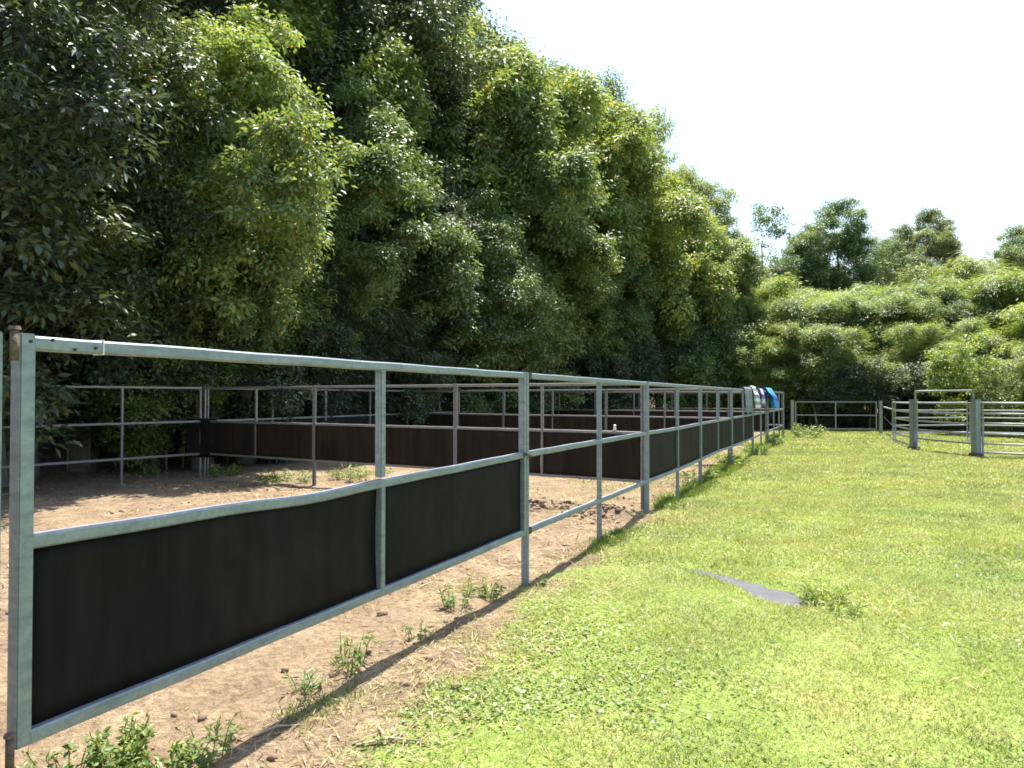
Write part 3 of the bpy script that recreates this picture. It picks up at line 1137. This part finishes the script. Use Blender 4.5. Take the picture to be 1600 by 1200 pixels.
# layered crowns of the wood: (px, top row, Y, kind, mat, label)
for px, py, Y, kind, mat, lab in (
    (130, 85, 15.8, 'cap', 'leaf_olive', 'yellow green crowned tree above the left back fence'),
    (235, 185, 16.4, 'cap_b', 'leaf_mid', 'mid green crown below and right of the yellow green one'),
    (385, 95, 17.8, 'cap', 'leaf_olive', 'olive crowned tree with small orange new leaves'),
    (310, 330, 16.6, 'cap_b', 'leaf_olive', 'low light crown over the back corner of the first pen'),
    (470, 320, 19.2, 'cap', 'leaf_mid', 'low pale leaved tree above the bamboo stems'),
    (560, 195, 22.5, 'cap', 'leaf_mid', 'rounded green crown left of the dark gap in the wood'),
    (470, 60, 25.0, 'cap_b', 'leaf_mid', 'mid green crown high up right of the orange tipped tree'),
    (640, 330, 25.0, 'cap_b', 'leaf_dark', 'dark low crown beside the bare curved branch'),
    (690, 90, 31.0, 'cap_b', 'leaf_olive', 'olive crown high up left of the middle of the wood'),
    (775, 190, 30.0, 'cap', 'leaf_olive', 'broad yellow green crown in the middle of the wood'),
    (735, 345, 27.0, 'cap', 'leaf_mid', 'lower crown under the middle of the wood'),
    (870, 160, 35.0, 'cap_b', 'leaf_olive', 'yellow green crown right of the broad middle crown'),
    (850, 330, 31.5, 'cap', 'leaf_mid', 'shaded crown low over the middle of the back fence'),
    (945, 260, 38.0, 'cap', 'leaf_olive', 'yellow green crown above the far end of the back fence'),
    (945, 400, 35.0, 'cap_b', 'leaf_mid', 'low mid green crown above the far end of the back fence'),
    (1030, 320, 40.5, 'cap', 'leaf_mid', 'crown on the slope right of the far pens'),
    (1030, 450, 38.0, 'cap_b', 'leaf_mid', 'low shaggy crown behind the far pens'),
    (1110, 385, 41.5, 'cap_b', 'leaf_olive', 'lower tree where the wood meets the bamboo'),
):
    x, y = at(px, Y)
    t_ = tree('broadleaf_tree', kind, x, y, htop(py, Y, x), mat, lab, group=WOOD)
    if 'orange new' in lab:
        ORANGE = (t_, kind)
for px, Y, h, kind, mat, wd, lab in front:
    x, y = at(px, Y)
    t_ = tree('broadleaf_tree', kind, x, y, h, mat, lab, group=WOOD, wide=wd)
# tall row behind, skyline
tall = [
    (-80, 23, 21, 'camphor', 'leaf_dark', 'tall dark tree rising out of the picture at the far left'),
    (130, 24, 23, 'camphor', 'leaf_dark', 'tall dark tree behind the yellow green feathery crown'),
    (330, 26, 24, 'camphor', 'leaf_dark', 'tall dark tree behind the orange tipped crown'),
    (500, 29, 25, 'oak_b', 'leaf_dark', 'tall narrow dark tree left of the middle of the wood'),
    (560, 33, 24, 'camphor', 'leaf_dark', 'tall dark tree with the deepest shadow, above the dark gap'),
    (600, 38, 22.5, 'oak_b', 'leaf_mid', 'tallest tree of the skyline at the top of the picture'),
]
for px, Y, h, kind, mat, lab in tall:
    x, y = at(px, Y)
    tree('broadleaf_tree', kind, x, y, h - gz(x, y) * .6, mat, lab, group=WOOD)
skyl = [
    (710, 40, 25, 'oak_a', 'leaf_olive', 'first crown on the falling skyline beside the white sky'),
    (780, 42, 60, 'oak_b', 'leaf_olive', 'second crown on the falling skyline, broad and yellow green'),
    (852, 44, 108, 'oak_b', 'leaf_mid', 'third crown on the falling skyline'),
    (920, 46, 160, 'oak_a', 'leaf_mid', 'fourth crown on the falling skyline, round and dark green'),
    (990, 48, 205, 'oak_a', 'leaf_olive', 'fifth crown on the falling skyline'),
    (1062, 50, 258, 'oak_b', 'leaf_olive', 'last full crown at the foot of the falling skyline'),
    (1192, 52, 335, 'lacy', 'leaf_mid', 'thin lacy tree in the notch of the skyline'),
    (1310, 58, 336, 'round', 'leaf_mid', 'large round grey green tree standing above the bamboo'),
    (1250, 57, 395, 'round', 'leaf_mid', 'smaller tree against the left side of the large round tree'),
    (1455, 72, 345, 'round', 'leaf_pale', 'pale airy tree far off right of the large round tree'),
    (1395, 66, 392, 'round', 'leaf_mid', 'low far tree between the round tree and the pale airy tree'),
    (1605, 52, 372, 'round', 'leaf_mid', 'tree top at the right picture edge above the bamboo'),
]
for px, Y, py, kind, mat, lab in skyl:
    x, y = at(px, Y)
    tree('broadleaf_tree', kind, x, y, htop(py, Y, x), mat, lab, group=WOOD, wide=1.0)
# deep row that only shows as dark foliage between the others
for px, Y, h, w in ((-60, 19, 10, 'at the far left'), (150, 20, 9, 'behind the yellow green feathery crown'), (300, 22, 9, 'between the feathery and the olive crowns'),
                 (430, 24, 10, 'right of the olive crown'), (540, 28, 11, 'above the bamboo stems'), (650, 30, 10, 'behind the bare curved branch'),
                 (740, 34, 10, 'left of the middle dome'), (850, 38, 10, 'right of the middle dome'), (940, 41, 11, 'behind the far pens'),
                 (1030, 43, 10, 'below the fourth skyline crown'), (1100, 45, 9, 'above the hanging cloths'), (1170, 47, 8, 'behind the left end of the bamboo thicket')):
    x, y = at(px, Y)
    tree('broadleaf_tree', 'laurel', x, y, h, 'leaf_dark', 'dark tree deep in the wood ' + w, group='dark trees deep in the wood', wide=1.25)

# understorey shrubs along the back fence; dark leaf colour stands in for shade
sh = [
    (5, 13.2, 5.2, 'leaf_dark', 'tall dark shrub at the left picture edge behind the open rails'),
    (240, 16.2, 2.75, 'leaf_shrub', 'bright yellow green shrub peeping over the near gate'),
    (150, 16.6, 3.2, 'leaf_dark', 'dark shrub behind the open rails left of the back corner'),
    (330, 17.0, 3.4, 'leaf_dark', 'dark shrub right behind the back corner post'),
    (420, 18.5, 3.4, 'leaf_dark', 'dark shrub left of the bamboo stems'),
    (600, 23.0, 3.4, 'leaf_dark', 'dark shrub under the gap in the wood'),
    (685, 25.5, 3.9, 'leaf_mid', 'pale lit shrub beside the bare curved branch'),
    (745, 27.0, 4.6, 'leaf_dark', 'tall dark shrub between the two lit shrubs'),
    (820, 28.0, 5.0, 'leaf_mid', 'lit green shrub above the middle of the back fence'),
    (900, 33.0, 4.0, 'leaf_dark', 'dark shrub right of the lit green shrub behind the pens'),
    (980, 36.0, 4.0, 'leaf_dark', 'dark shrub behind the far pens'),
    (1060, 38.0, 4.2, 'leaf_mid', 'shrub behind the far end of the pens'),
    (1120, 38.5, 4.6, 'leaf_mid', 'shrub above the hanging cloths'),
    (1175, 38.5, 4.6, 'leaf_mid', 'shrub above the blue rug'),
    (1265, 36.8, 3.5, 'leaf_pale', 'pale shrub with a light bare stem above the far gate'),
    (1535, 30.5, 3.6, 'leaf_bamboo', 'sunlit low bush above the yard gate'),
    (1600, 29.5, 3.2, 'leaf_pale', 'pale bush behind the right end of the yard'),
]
for i, w in enumerate(('left of the far gate', 'behind the far gate', 'right of the far gate', 'behind the back of the yard', 'behind the yard gate', 'behind the near yard post', 'at the right edge')):  # added dark leaves stand in for shade at the foot of the thicket
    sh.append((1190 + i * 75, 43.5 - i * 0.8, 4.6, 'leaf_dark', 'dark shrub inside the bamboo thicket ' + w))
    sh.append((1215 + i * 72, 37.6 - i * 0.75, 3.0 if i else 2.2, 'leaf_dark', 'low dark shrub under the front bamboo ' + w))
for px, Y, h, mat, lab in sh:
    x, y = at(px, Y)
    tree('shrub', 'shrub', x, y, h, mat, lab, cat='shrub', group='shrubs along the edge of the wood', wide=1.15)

# bamboo: left, among the trees; darker leaf colours stand in for shade
bl = [
    (120, 15.8, 6.5, 1, 'feathery bamboo hanging over the left end of the back fence'),
    (265, 16.6, 7.5, 0, 'feathery bamboo below the yellow green crown'),
    (360, 18.0, 6.2, 2, 'bright bamboo tuft with fern like fronds at the left of the wood'),
    (500, 19.5, 5.6, 2, 'bamboo with bare pale stems behind the back fence'),
    (545, 21.0, 6.0, 2, 'bamboo with bare stems right of the pale stems'),
    (610, 23.5, 8.2, 0, 'dark drooping bamboo under the round green crown'),
]
for px, Y, h, v, lab in bl:
    x, y = at(px, Y)
    bamboo(x, y, h, v, lab, 'bamboo among the left trees', mat='leaf_dark' if px > 480 or px < 200 else 'leaf_mid')
# thicket at the end: front row to back row
words = ['leftmost', 'second', 'third', 'fourth', 'fifth', 'sixth', 'seventh', 'eighth', 'ninth', 'tenth', 'eleventh', 'twelfth', 'thirteenth']
for row, (Y0, slope, pys, x0, x1, n, wn) in enumerate((
        (38.5, -0.008, 505, 1165, 1650, 11, 'front row'),
        (41.5, -0.010, 452, 1165, 1650, 12, 'middle row'),
        (44.5, -0.010, 435, 1180, 1640, 12, 'third row'),
        (48.0, -0.010, 425, 1200, 1640, 9, 'back row'))):
    for i in range(n):
        px = x0 + (x1 - x0) * i / (n - 1) + random.uniform(-24, 24)
        Y = Y0 + slope * (px - x0) + random.uniform(-1.3, 1.3)
        x, y = at(px, Y)
        py = pys + random.uniform(-55, 50)
        if row >= 2:
            py = np.interp(px, [1180, 1400, 1500, 1640], [408, 402, 358, 365]) + random.uniform(-22, 34)
        bamboo(x, y, htop(py, Y, x), (i + row) % 3, f'{words[i]} clump from the left in the {wn} of the sunlit bamboo thicket', 'bamboo thicket beyond the far gate', wide=random.uniform(0.85, 1.5), mat=random.choice(['leaf_bamboo', 'leaf_bamboo', 'leaf_bamboo', 'leaf_shrub', 'leaf_olive']))
x, y = at(1640, 29)
bamboo(x, y, htop(500, 29, x), 1, 'arching yellow green bamboo at the right picture edge, nearest of the thicket', 'bamboo thicket beyond the far gate')

# bare curved branch over the back fence, and the light stem by the far gate
x, y = at(655, 24.2)
z0 = gz(x, y)
pts = [(0.6, 0.5, 0), (0.35, 0.3, 1.6), (-0.1, 0.0, 2.8), (-0.2, -0.1, 3.5), (0.1, -0.15, 4.1), (0.55, -0.15, 4.35)]
o = link('bare_branch', tube_mesh('bare_branch', [(pts, [.05, .045, .04, .035, .025, .012]), ([pts[3], (-.55, -.2, 4.0), (-.8, -.2, 4.05)], [.02, .015, .008])], 7), M['pale_stem'])
o.location = (x, y, z0)
tag(o, 'bare curved branch arching out of the dark undergrowth', 'branch')
x, y = at(1268, 36.2)
o = link('leaning_sapling', tube_mesh('leaning_sapling', [([(0.3, 0, -0.1), (0.15, 0, 0.9), (-0.1, 0, 1.7), (-0.3, 0.1, 2.5)], [.05, .045, .035, .02])], 7), M['pale_stem'])
o.location = (x, y, gz(x, y))
tag(o, 'light bare leaning sapling in the shade behind the far gate', 'sapling')

# orange new leaves: sprigs in the crowns of two left trees, placed on crown leaves that face the pen
def orange_sprigs(root, kind, n, seed):
    rg = np.random.default_rng(seed)
    me = TREES[kind][0]
    co = np.empty(len(me.vertices) * 3, np.float32)
    me.vertices.foreach_get('co', co)
    co = co.reshape(-1, 3)
    rot = Matrix.Rotation(-root.rotation_euler.z, 3, 'Z')
    f = rot @ Vector((0.2, -1, 0.35))
    top = co[:, 2] / co[:, 2].max()
    sc = co[:, 0] * f.x + co[:, 1] * f.y + co[:, 2] * f.z * 0.6 - 60 * (top < 0.62)
    idx = np.argsort(-sc)[:14000]
    s_ = 1 / root.scale.z
    for k in range(n):
        c = co[idx[rg.integers(0, len(idx))]]
        V, F = clump_leaves(rg, np.array([c]), np.array([0.2 * s_]), 55, 0.12 * s_, 0.05 * s_, sprigs=4)
        link('new_leaves', np_mesh('new_leaves', V, F), M['leaf_orange'], root)


orange_sprigs(*ORANGE, 7, 3)

# ------------------------------------------------------------------ ground cover
def blades(n, xr, yr, hgt, wid, rng, keep=None, lean=1.1):
    x = rng.uniform(*xr, n); y = rng.uniform(*yr, n)
    m = lawn_mask(x, y)
    k = rng.random(n) < np.clip(m * 1.1 + 0.16 * sstep(0.05, 0.5, fbm(x + 3, y + 1, 2.0, 3)), 0, 1)
    k &= puddle_d(x, y) > 0.07 * rng.random(n) ** 2 - 0.055
    k &= np.abs(x) < 0.80 * y + 1.2
    dl, de = forest_depth(x, y)
    k &= (dl < 0.5) & (de < -0.5)
    if keep is not None:
        k &= keep(x, y, rng)
    x, y = x[k], y[k]
    n = len(x)
    z = ground_z(x, y) - 0.004
    tuft = 0.65 + 0.9 * np.clip(fbm(x, y, 2.7, 3) + 0.4, 0, 1)
    h = hgt * (0.55 + 0.9 * rng.random(n)) * tuft
    w = wid * (0.6 + 0.8 * rng.random(n))
    a = rng.random(n) * 6.283
    b = rng.random(n) * 6.283
    ln = h * lean * (0.3 + 1.5 * rng.random(n))
    P = np.stack([x, y, z], 1)
    sd = np.stack([np.cos(a), np.sin(a), np.zeros(n)], 1) * w[:, None] * 0.5
    tip = P + np.stack([np.cos(b) * ln, np.sin(b) * ln, h], 1)
    V = np.stack([P - sd, P + sd, tip], 1).reshape(-1, 3)
    return V


rng = np.random.default_rng(55)
parts = [
    blades(190000, (-2.2, 6.5), (2.6, 7.0), 0.022, 0.0065, rng),
    blades(210000, (-1.2, 10.5), (7.0, 13.0), 0.027, 0.011, rng),
    blades(170000, (1.0, 16.0), (13.0, 22.0), 0.035, 0.019, rng),
    blades(130000, (4.0, 24.0), (22.0, 36.0), 0.045, 0.035, rng),
]
V = np.concatenate(parts)
F = np.arange(len(V)).reshape(-1, 3)
o = link('grass', np_mesh('grass', V, F), M['grass'])
tag(o, 'short sunlit yellow green lawn grass', 'grass', kind='stuff')

# longer grass left standing along the foot of the front fence
n = 60000
ss = rng.uniform(0.2, 28, n) ; dd = rng.normal(0.03, 0.11, n)
x = P0[0] + D[0] * ss + NR[0] * dd; y = P0[1] + D[1] * ss + NR[1] * dd
k = rng.random(n) < sstep(-0.02, 0.35, fbm(ss * 0.9 + 40, dd * 2, 1.3, 4)) * np.interp(ss, [0, 8, 28], [0.5, 0.8, 1.0])
x, y, ss = x[k], y[k], ss[k]
n = len(x)
h = np.interp(ss, [0, 10, 28], [0.06, 0.09, 0.16]) * (0.35 + rng.random(n)); w = np.interp(ss, [0, 28], [0.005, 0.03]) * (0.6 + 0.8 * rng.random(n))
a = rng.random(n) * 6.283; b = rng.random(n) * 6.283
P = np.stack([x, y, ground_z(x, y) - 0.005], 1)
sd = np.stack([np.cos(a), np.sin(a), 0 * a], 1) * w[:, None] * 0.5
tip = P + np.stack([np.cos(b) * h * 0.55, np.sin(b) * h * 0.55, h], 1)
V = np.stack([P - sd, P + sd, tip], 1).reshape(-1, 3)
o = link('rough_grass', np_mesh('rough_grass', V, np.arange(len(V)).reshape(-1, 3)), M['weed'])
tag(o, 'uncut grass growing along the foot of the front fence', 'grass', kind='stuff')

# clover leaves in the near lawn
n = 130000
x = rng.uniform(-1.6, 5.5, n); y = rng.uniform(2.7, 9.5, n)
den = sstep(-0.1, 0.45, fbm(x + 7, y + 3, 0.9, 4)) * (0.12 + 0.9 * np.exp(-((x + 0.1 - (y - 3.6) * 0.25) / 0.75) ** 2 - ((y - 3.7) / 1.3) ** 2))
k = (rng.random(n) < den) & (lawn_mask(x, y) > 0.45) & (puddle_d(x, y) > 0.03)
x, y = x[k], y[k]
n = len(x)
P = np.stack([x, y, ground_z(x, y) + 0.008 + 0.014 * rng.random(n)], 1)
Nn = np.array([0, 0, 1.0]) + rng.normal(size=(n, 3)) * 0.38
Nn /= np.linalg.norm(Nn, axis=1, keepdims=True)
s = 0.7 + 0.6 * rng.random(n)
V, F = leaf_quads(P, Nn, rng.normal(size=(n, 3)), 0.021 * s, 0.018 * s, 0.1)
o = link('clover', np_mesh('clover', V, F), M['clover'])
tag(o, 'light green clover leaves scattered through the near lawn', 'clover', kind='stuff')

# dry straw on the bare earth
def straw(n, xr, yr, ln, wd, rng, dens):
    x = rng.uniform(*xr, n); y = rng.uniform(*yr, n)
    k = (rng.random(n) < dens(x, y)) & (puddle_d(x, y) > 0.0)
    x, y = x[k], y[k]; n = len(x)
    z = ground_z(x, y) + 0.006
    a = rng.random(n) * 6.283
    l = ln * (0.3 + rng.random(n)); w = wd * (0.6 + 0.8 * rng.random(n))
    P = np.stack([x, y, z], 1)
    ax = np.stack([np.cos(a), np.sin(a), rng.normal(size=n) * 0.12 + 0.08], 1)
    nr = np.array([0, 0, 1.0]) + rng.normal(size=(n, 3)) * 0.3
    nr /= np.linalg.norm(nr, axis=1, keepdims=True)
    return leaf_quads(P, nr, ax, l, w, 0.3)


def edge_den(x, y):
    m = lawn_mask(x, y)
    d = (x - P0[0]) * NR[0] + (y - P0[1]) * NR[1]
    return np.clip(4 * m * (1 - m) * 0.9 + 0.1 + 0.4 * (np.abs(d - 0.4) < 0.5), 0, 1) * np.clip(0.45 + fbm(x, y, 1.5, 3) * 1.6, 0, 1)


v1, f1 = straw(60000, (-3.5, 3.5), (2.6, 10.5), 0.09, 0.006, rng, edge_den)
v2, f2 = straw(24000, (-10, 3), (6, 16), 0.12, 0.012, rng, lambda x, y: (1 - lawn_mask(x, y)) * np.clip(0.4 + fbm(x, y, 1.0, 3) * 1.5, 0, 1))
o = link('straw_litter', np_mesh('straw_litter', np.concatenate([v1, v2]), np.concatenate([f1, f2 + len(v1)])), M['straw'])
tag(o, 'dry straw and grass stalks strewn on the bare earth', 'straw', kind='stuff')

# clods and crumbs of earth
bm = bmesh.new()
bmesh.ops.create_icosphere(bm, subdivisions=1, radius=1)
cv = np.array([v.co[:] for v in bm.verts]); cf = np.array([[v.index for v in f.verts] for f in bm.faces])
bm.free()
n = 5200
x = rng.uniform(-9, 4, n); y = rng.uniform(2.8, 16, n)
k = rng.random(n) < (1 - lawn_mask(x, y)) * np.clip(0.35 + fbm(x, y, 1.4, 3) * 2, 0.03, 1)
x, y = x[k], y[k]
xd = np.concatenate([rng.normal(1.15, 0.35, 260), rng.normal(0.5, 0.4, 200)]); yd = np.concatenate([rng.normal(9.75, 0.25, 260), rng.normal(10.5, 0.3, 200)])
kk = (xd - P0[0]) * NR[0] + (yd - P0[1]) * NR[1] < -0.1
x = np.concatenate([x, xd[kk]]); y = np.concatenate([y, yd[kk]])
n = len(x)
sz = 0.007 + 0.026 * rng.random(n) ** 4
sz[-kk.sum():] = 0.01 + 0.032 * rng.random(kk.sum()) ** 2
V = cv[None] * (0.7 + 0.6 * rng.random((n, len(cv), 1))) * (sz[:, None] * (0.7 + 0.6 * rng.random((n, 3))))[:, None, :]
V[:, :, 2] *= 0.7
V += np.stack([x, y, ground_z(x, y) + sz * 0.2], 1)[:, None, :]
F = (np.arange(n) * len(cv))[:, None, None] + cf[None]
o = link('earth_clods', np_mesh('earth_clods', V.reshape(-1, 3), F.reshape(-1, 3)), M['clod'])
tag(o, 'small clods and crumbs of reddish earth in the pens', 'earth', kind='stuff')


# weeds along the foot of the front fence
def weed(x, y, h, r, nl, ll, lw, label, mat='weed', cat='weed', group='weeds along the foot of the front fence', name='weed'):
    rg = np.random.default_rng(int(abs(x * 1000 + y * 777)))
    ns = max(5, nl // 14)
    chains, Ps, Ns, As = [], [], [], []
    for i in range(ns):
        an = rg.random() * 6.28
        rr_ = r * math.sqrt(rg.random())
        bx, by = math.cos(an) * rr_ * 0.7, math.sin(an) * rr_ * 0.7
        hh = h * (0.45 + 0.6 * rg.random())
        ex, ey = bx + math.cos(an) * r * 0.35, by + math.sin(an) * r * 0.35
        zb = gz(x + bx, y + by) - gz(x, y)
        chains.append(([(bx, by, zb - 0.02), ((bx + ex) / 2, (by + ey) / 2, zb + hh * .6), (ex, ey, zb + hh)], [.003, .0025, .0015]))
        m = nl // ns
        t = 0.15 + 0.85 * rg.random(m)
        p = np.stack([bx + (ex - bx) * t, by + (ey - by) * t, zb + hh * t ** 0.9], 1) + rg.normal(size=(m, 3)) * 0.008
        a = rg.normal(size=(m, 3)); a[:, 2] = np.abs(a[:, 2]) * 0.4
        nr = np.array([0, 0, 1.0]) + rg.normal(size=(m, 3)) * 0.45
        nr /= np.linalg.norm(nr, axis=1, keepdims=True)
        Ps.append(p); Ns.append(nr); As.append(a)
    P, Nn, A = np.concatenate(Ps), np.concatenate(Ns), np.concatenate(As)
    s = 0.5 + 0.9 * rg.random(len(P))
    V, F = leaf_quads(P, Nn, A, ll * s, lw * s, 0.15)
    root = empty(name, (x, y, gz(x, y)))
    tag(root, label, cat, group)
    link('leaves', np_mesh('leaves', V, F), M[mat], root)
    tag(link('stems', tube_mesh('stems', chains, 5), M['weed'], root), kind='stuff')


def gp(px, py):
    Y = 1180 * EYE / (py - 621)
    return (px - 800) / 1180 * Y, Y


ws = [
    (120, 1215, 0.13, 0.22, 520, 0.036, 0.017, 'leafy green weed in the bottom left corner under the gate'),
    (190, 1180, 0.16, 0.15, 420, 0.038, 0.018, 'tall green weed against the bottom rail of the near gate'),
    (265, 1200, 0.11, 0.18, 420, 0.034, 0.016, 'spreading weed right of the tall weed under the gate'),
    (330, 1165, 0.10, 0.14, 240, 0.034, 0.013, 'small weed at the right end of the corner weeds'),
    (540, 1045, 0.15, 0.17, 190, 0.06, 0.012, 'grassy weed at the fence shadow under the middle of the gate'),
    (480, 1080, 0.09, 0.12, 110, 0.05, 0.010, 'thin low weed left of the grassy weed'),
    (655, 1000, 0.10, 0.10, 90, 0.04, 0.012, 'thin half dry weed below the second black sheet'),
    (715, 950, 0.16, 0.14, 170, 0.05, 0.014, 'upright brownish weed near the latch end of the gate'),
    (755, 935, 0.14, 0.15, 190, 0.05, 0.014, 'bushy green weed left of the latch post'),
    (1050, 795, 0.10, 0.2, 140, 0.06, 0.014, 'grass tuft beyond the dug soil at the fence foot'),
    (955, 845, 0.10, 0.14, 120, 0.05, 0.012, 'grass tuft at the foot of the first leg beyond the gate'),
    (835, 912, 0.08, 0.1, 90, 0.04, 0.012, 'small tuft at the foot of the latch post'),
]
for px, py, h, r, nl, ll, lw, lab in ws:
    x, y = gp(px, py)
    weed(x, y, h, r, nl, ll, lw, lab)
x, y = gp(1285, 930)
weed(x, y, 0.11, 0.2, 520, 0.08, 0.008, 'dark green grass tussock at the end of the wet grey strip', name='grass_tussock', cat='tussock', group=None)
x, y = gp(1315, 952)
weed(x, y, 0.08, 0.14, 240, 0.06, 0.008, 'smaller tussock beside the dark green one in the lawn', name='grass_tussock', cat='tussock', group=None)
x, y = gp(1248, 684)
weed(x + 0.2, y - 0.3, 0.5, 0.6, 520, 0.13, 0.045, 'pale leafy weed clump at the hinge post of the far gate', name='weed', mat='weed', group=None)
for px, py, lab, r in ((450, 752, 'sunlit weeds inside the pen by the back corner', 0.55), (560, 748, 'sunlit weed patch inside the pen below the brown sheet', 0.7), (690, 735, 'weed patch at the foot of the brown sheets', 0.5), (350, 742, 'shaded weed by the back corner post', 0.4)):
    x, y = gp(px, py)
    weed(x, y, 0.22, r, 420, 0.12, 0.022, lab, group='weeds inside the first pen')
for px, py, h, lab in ((1100, 752, .25, 'weed at the kink of the bottom rail'), (1150, 728, .25, 'weed at the foot of the chained far posts'), (1190, 712, .3, 'weed below the striped cloth'), (1215, 697, .35, 'weed at the foot of the blue rug')):
    x, y = gp(px, py)
    weed(x - 0.1, y, h, 0.35, 240, 0.12, 0.03, lab)

# fallen sticks and one stone
for px, py, ln, an, lab in ((400, 1150, 0.22, 0.6, 'pale curved stick on the earth below the near gate'), (560, 1160, 0.3, 0.15, 'forked dry stick lying at the lawn edge'), (1010, 795, 0.35, 1.2, 'short stick on the dug soil')):
    x, y = gp(px, py)
    z = gz(x, y)
    ch = [([(0, 0, 0.008), (ln * .5, 0.02, 0.02), (ln, -0.02, 0.012)], [.006, .006, .003]), ([(ln * .45, 0.015, 0.02), (ln * .7, 0.09, 0.015)], [.004, .002])]
    o = link('stick', tube_mesh('stick', ch, 6), M['twig'])
    o.location = (x, y, z); o.rotation_euler = (0, 0, an)
    tag(o, lab, 'stick')
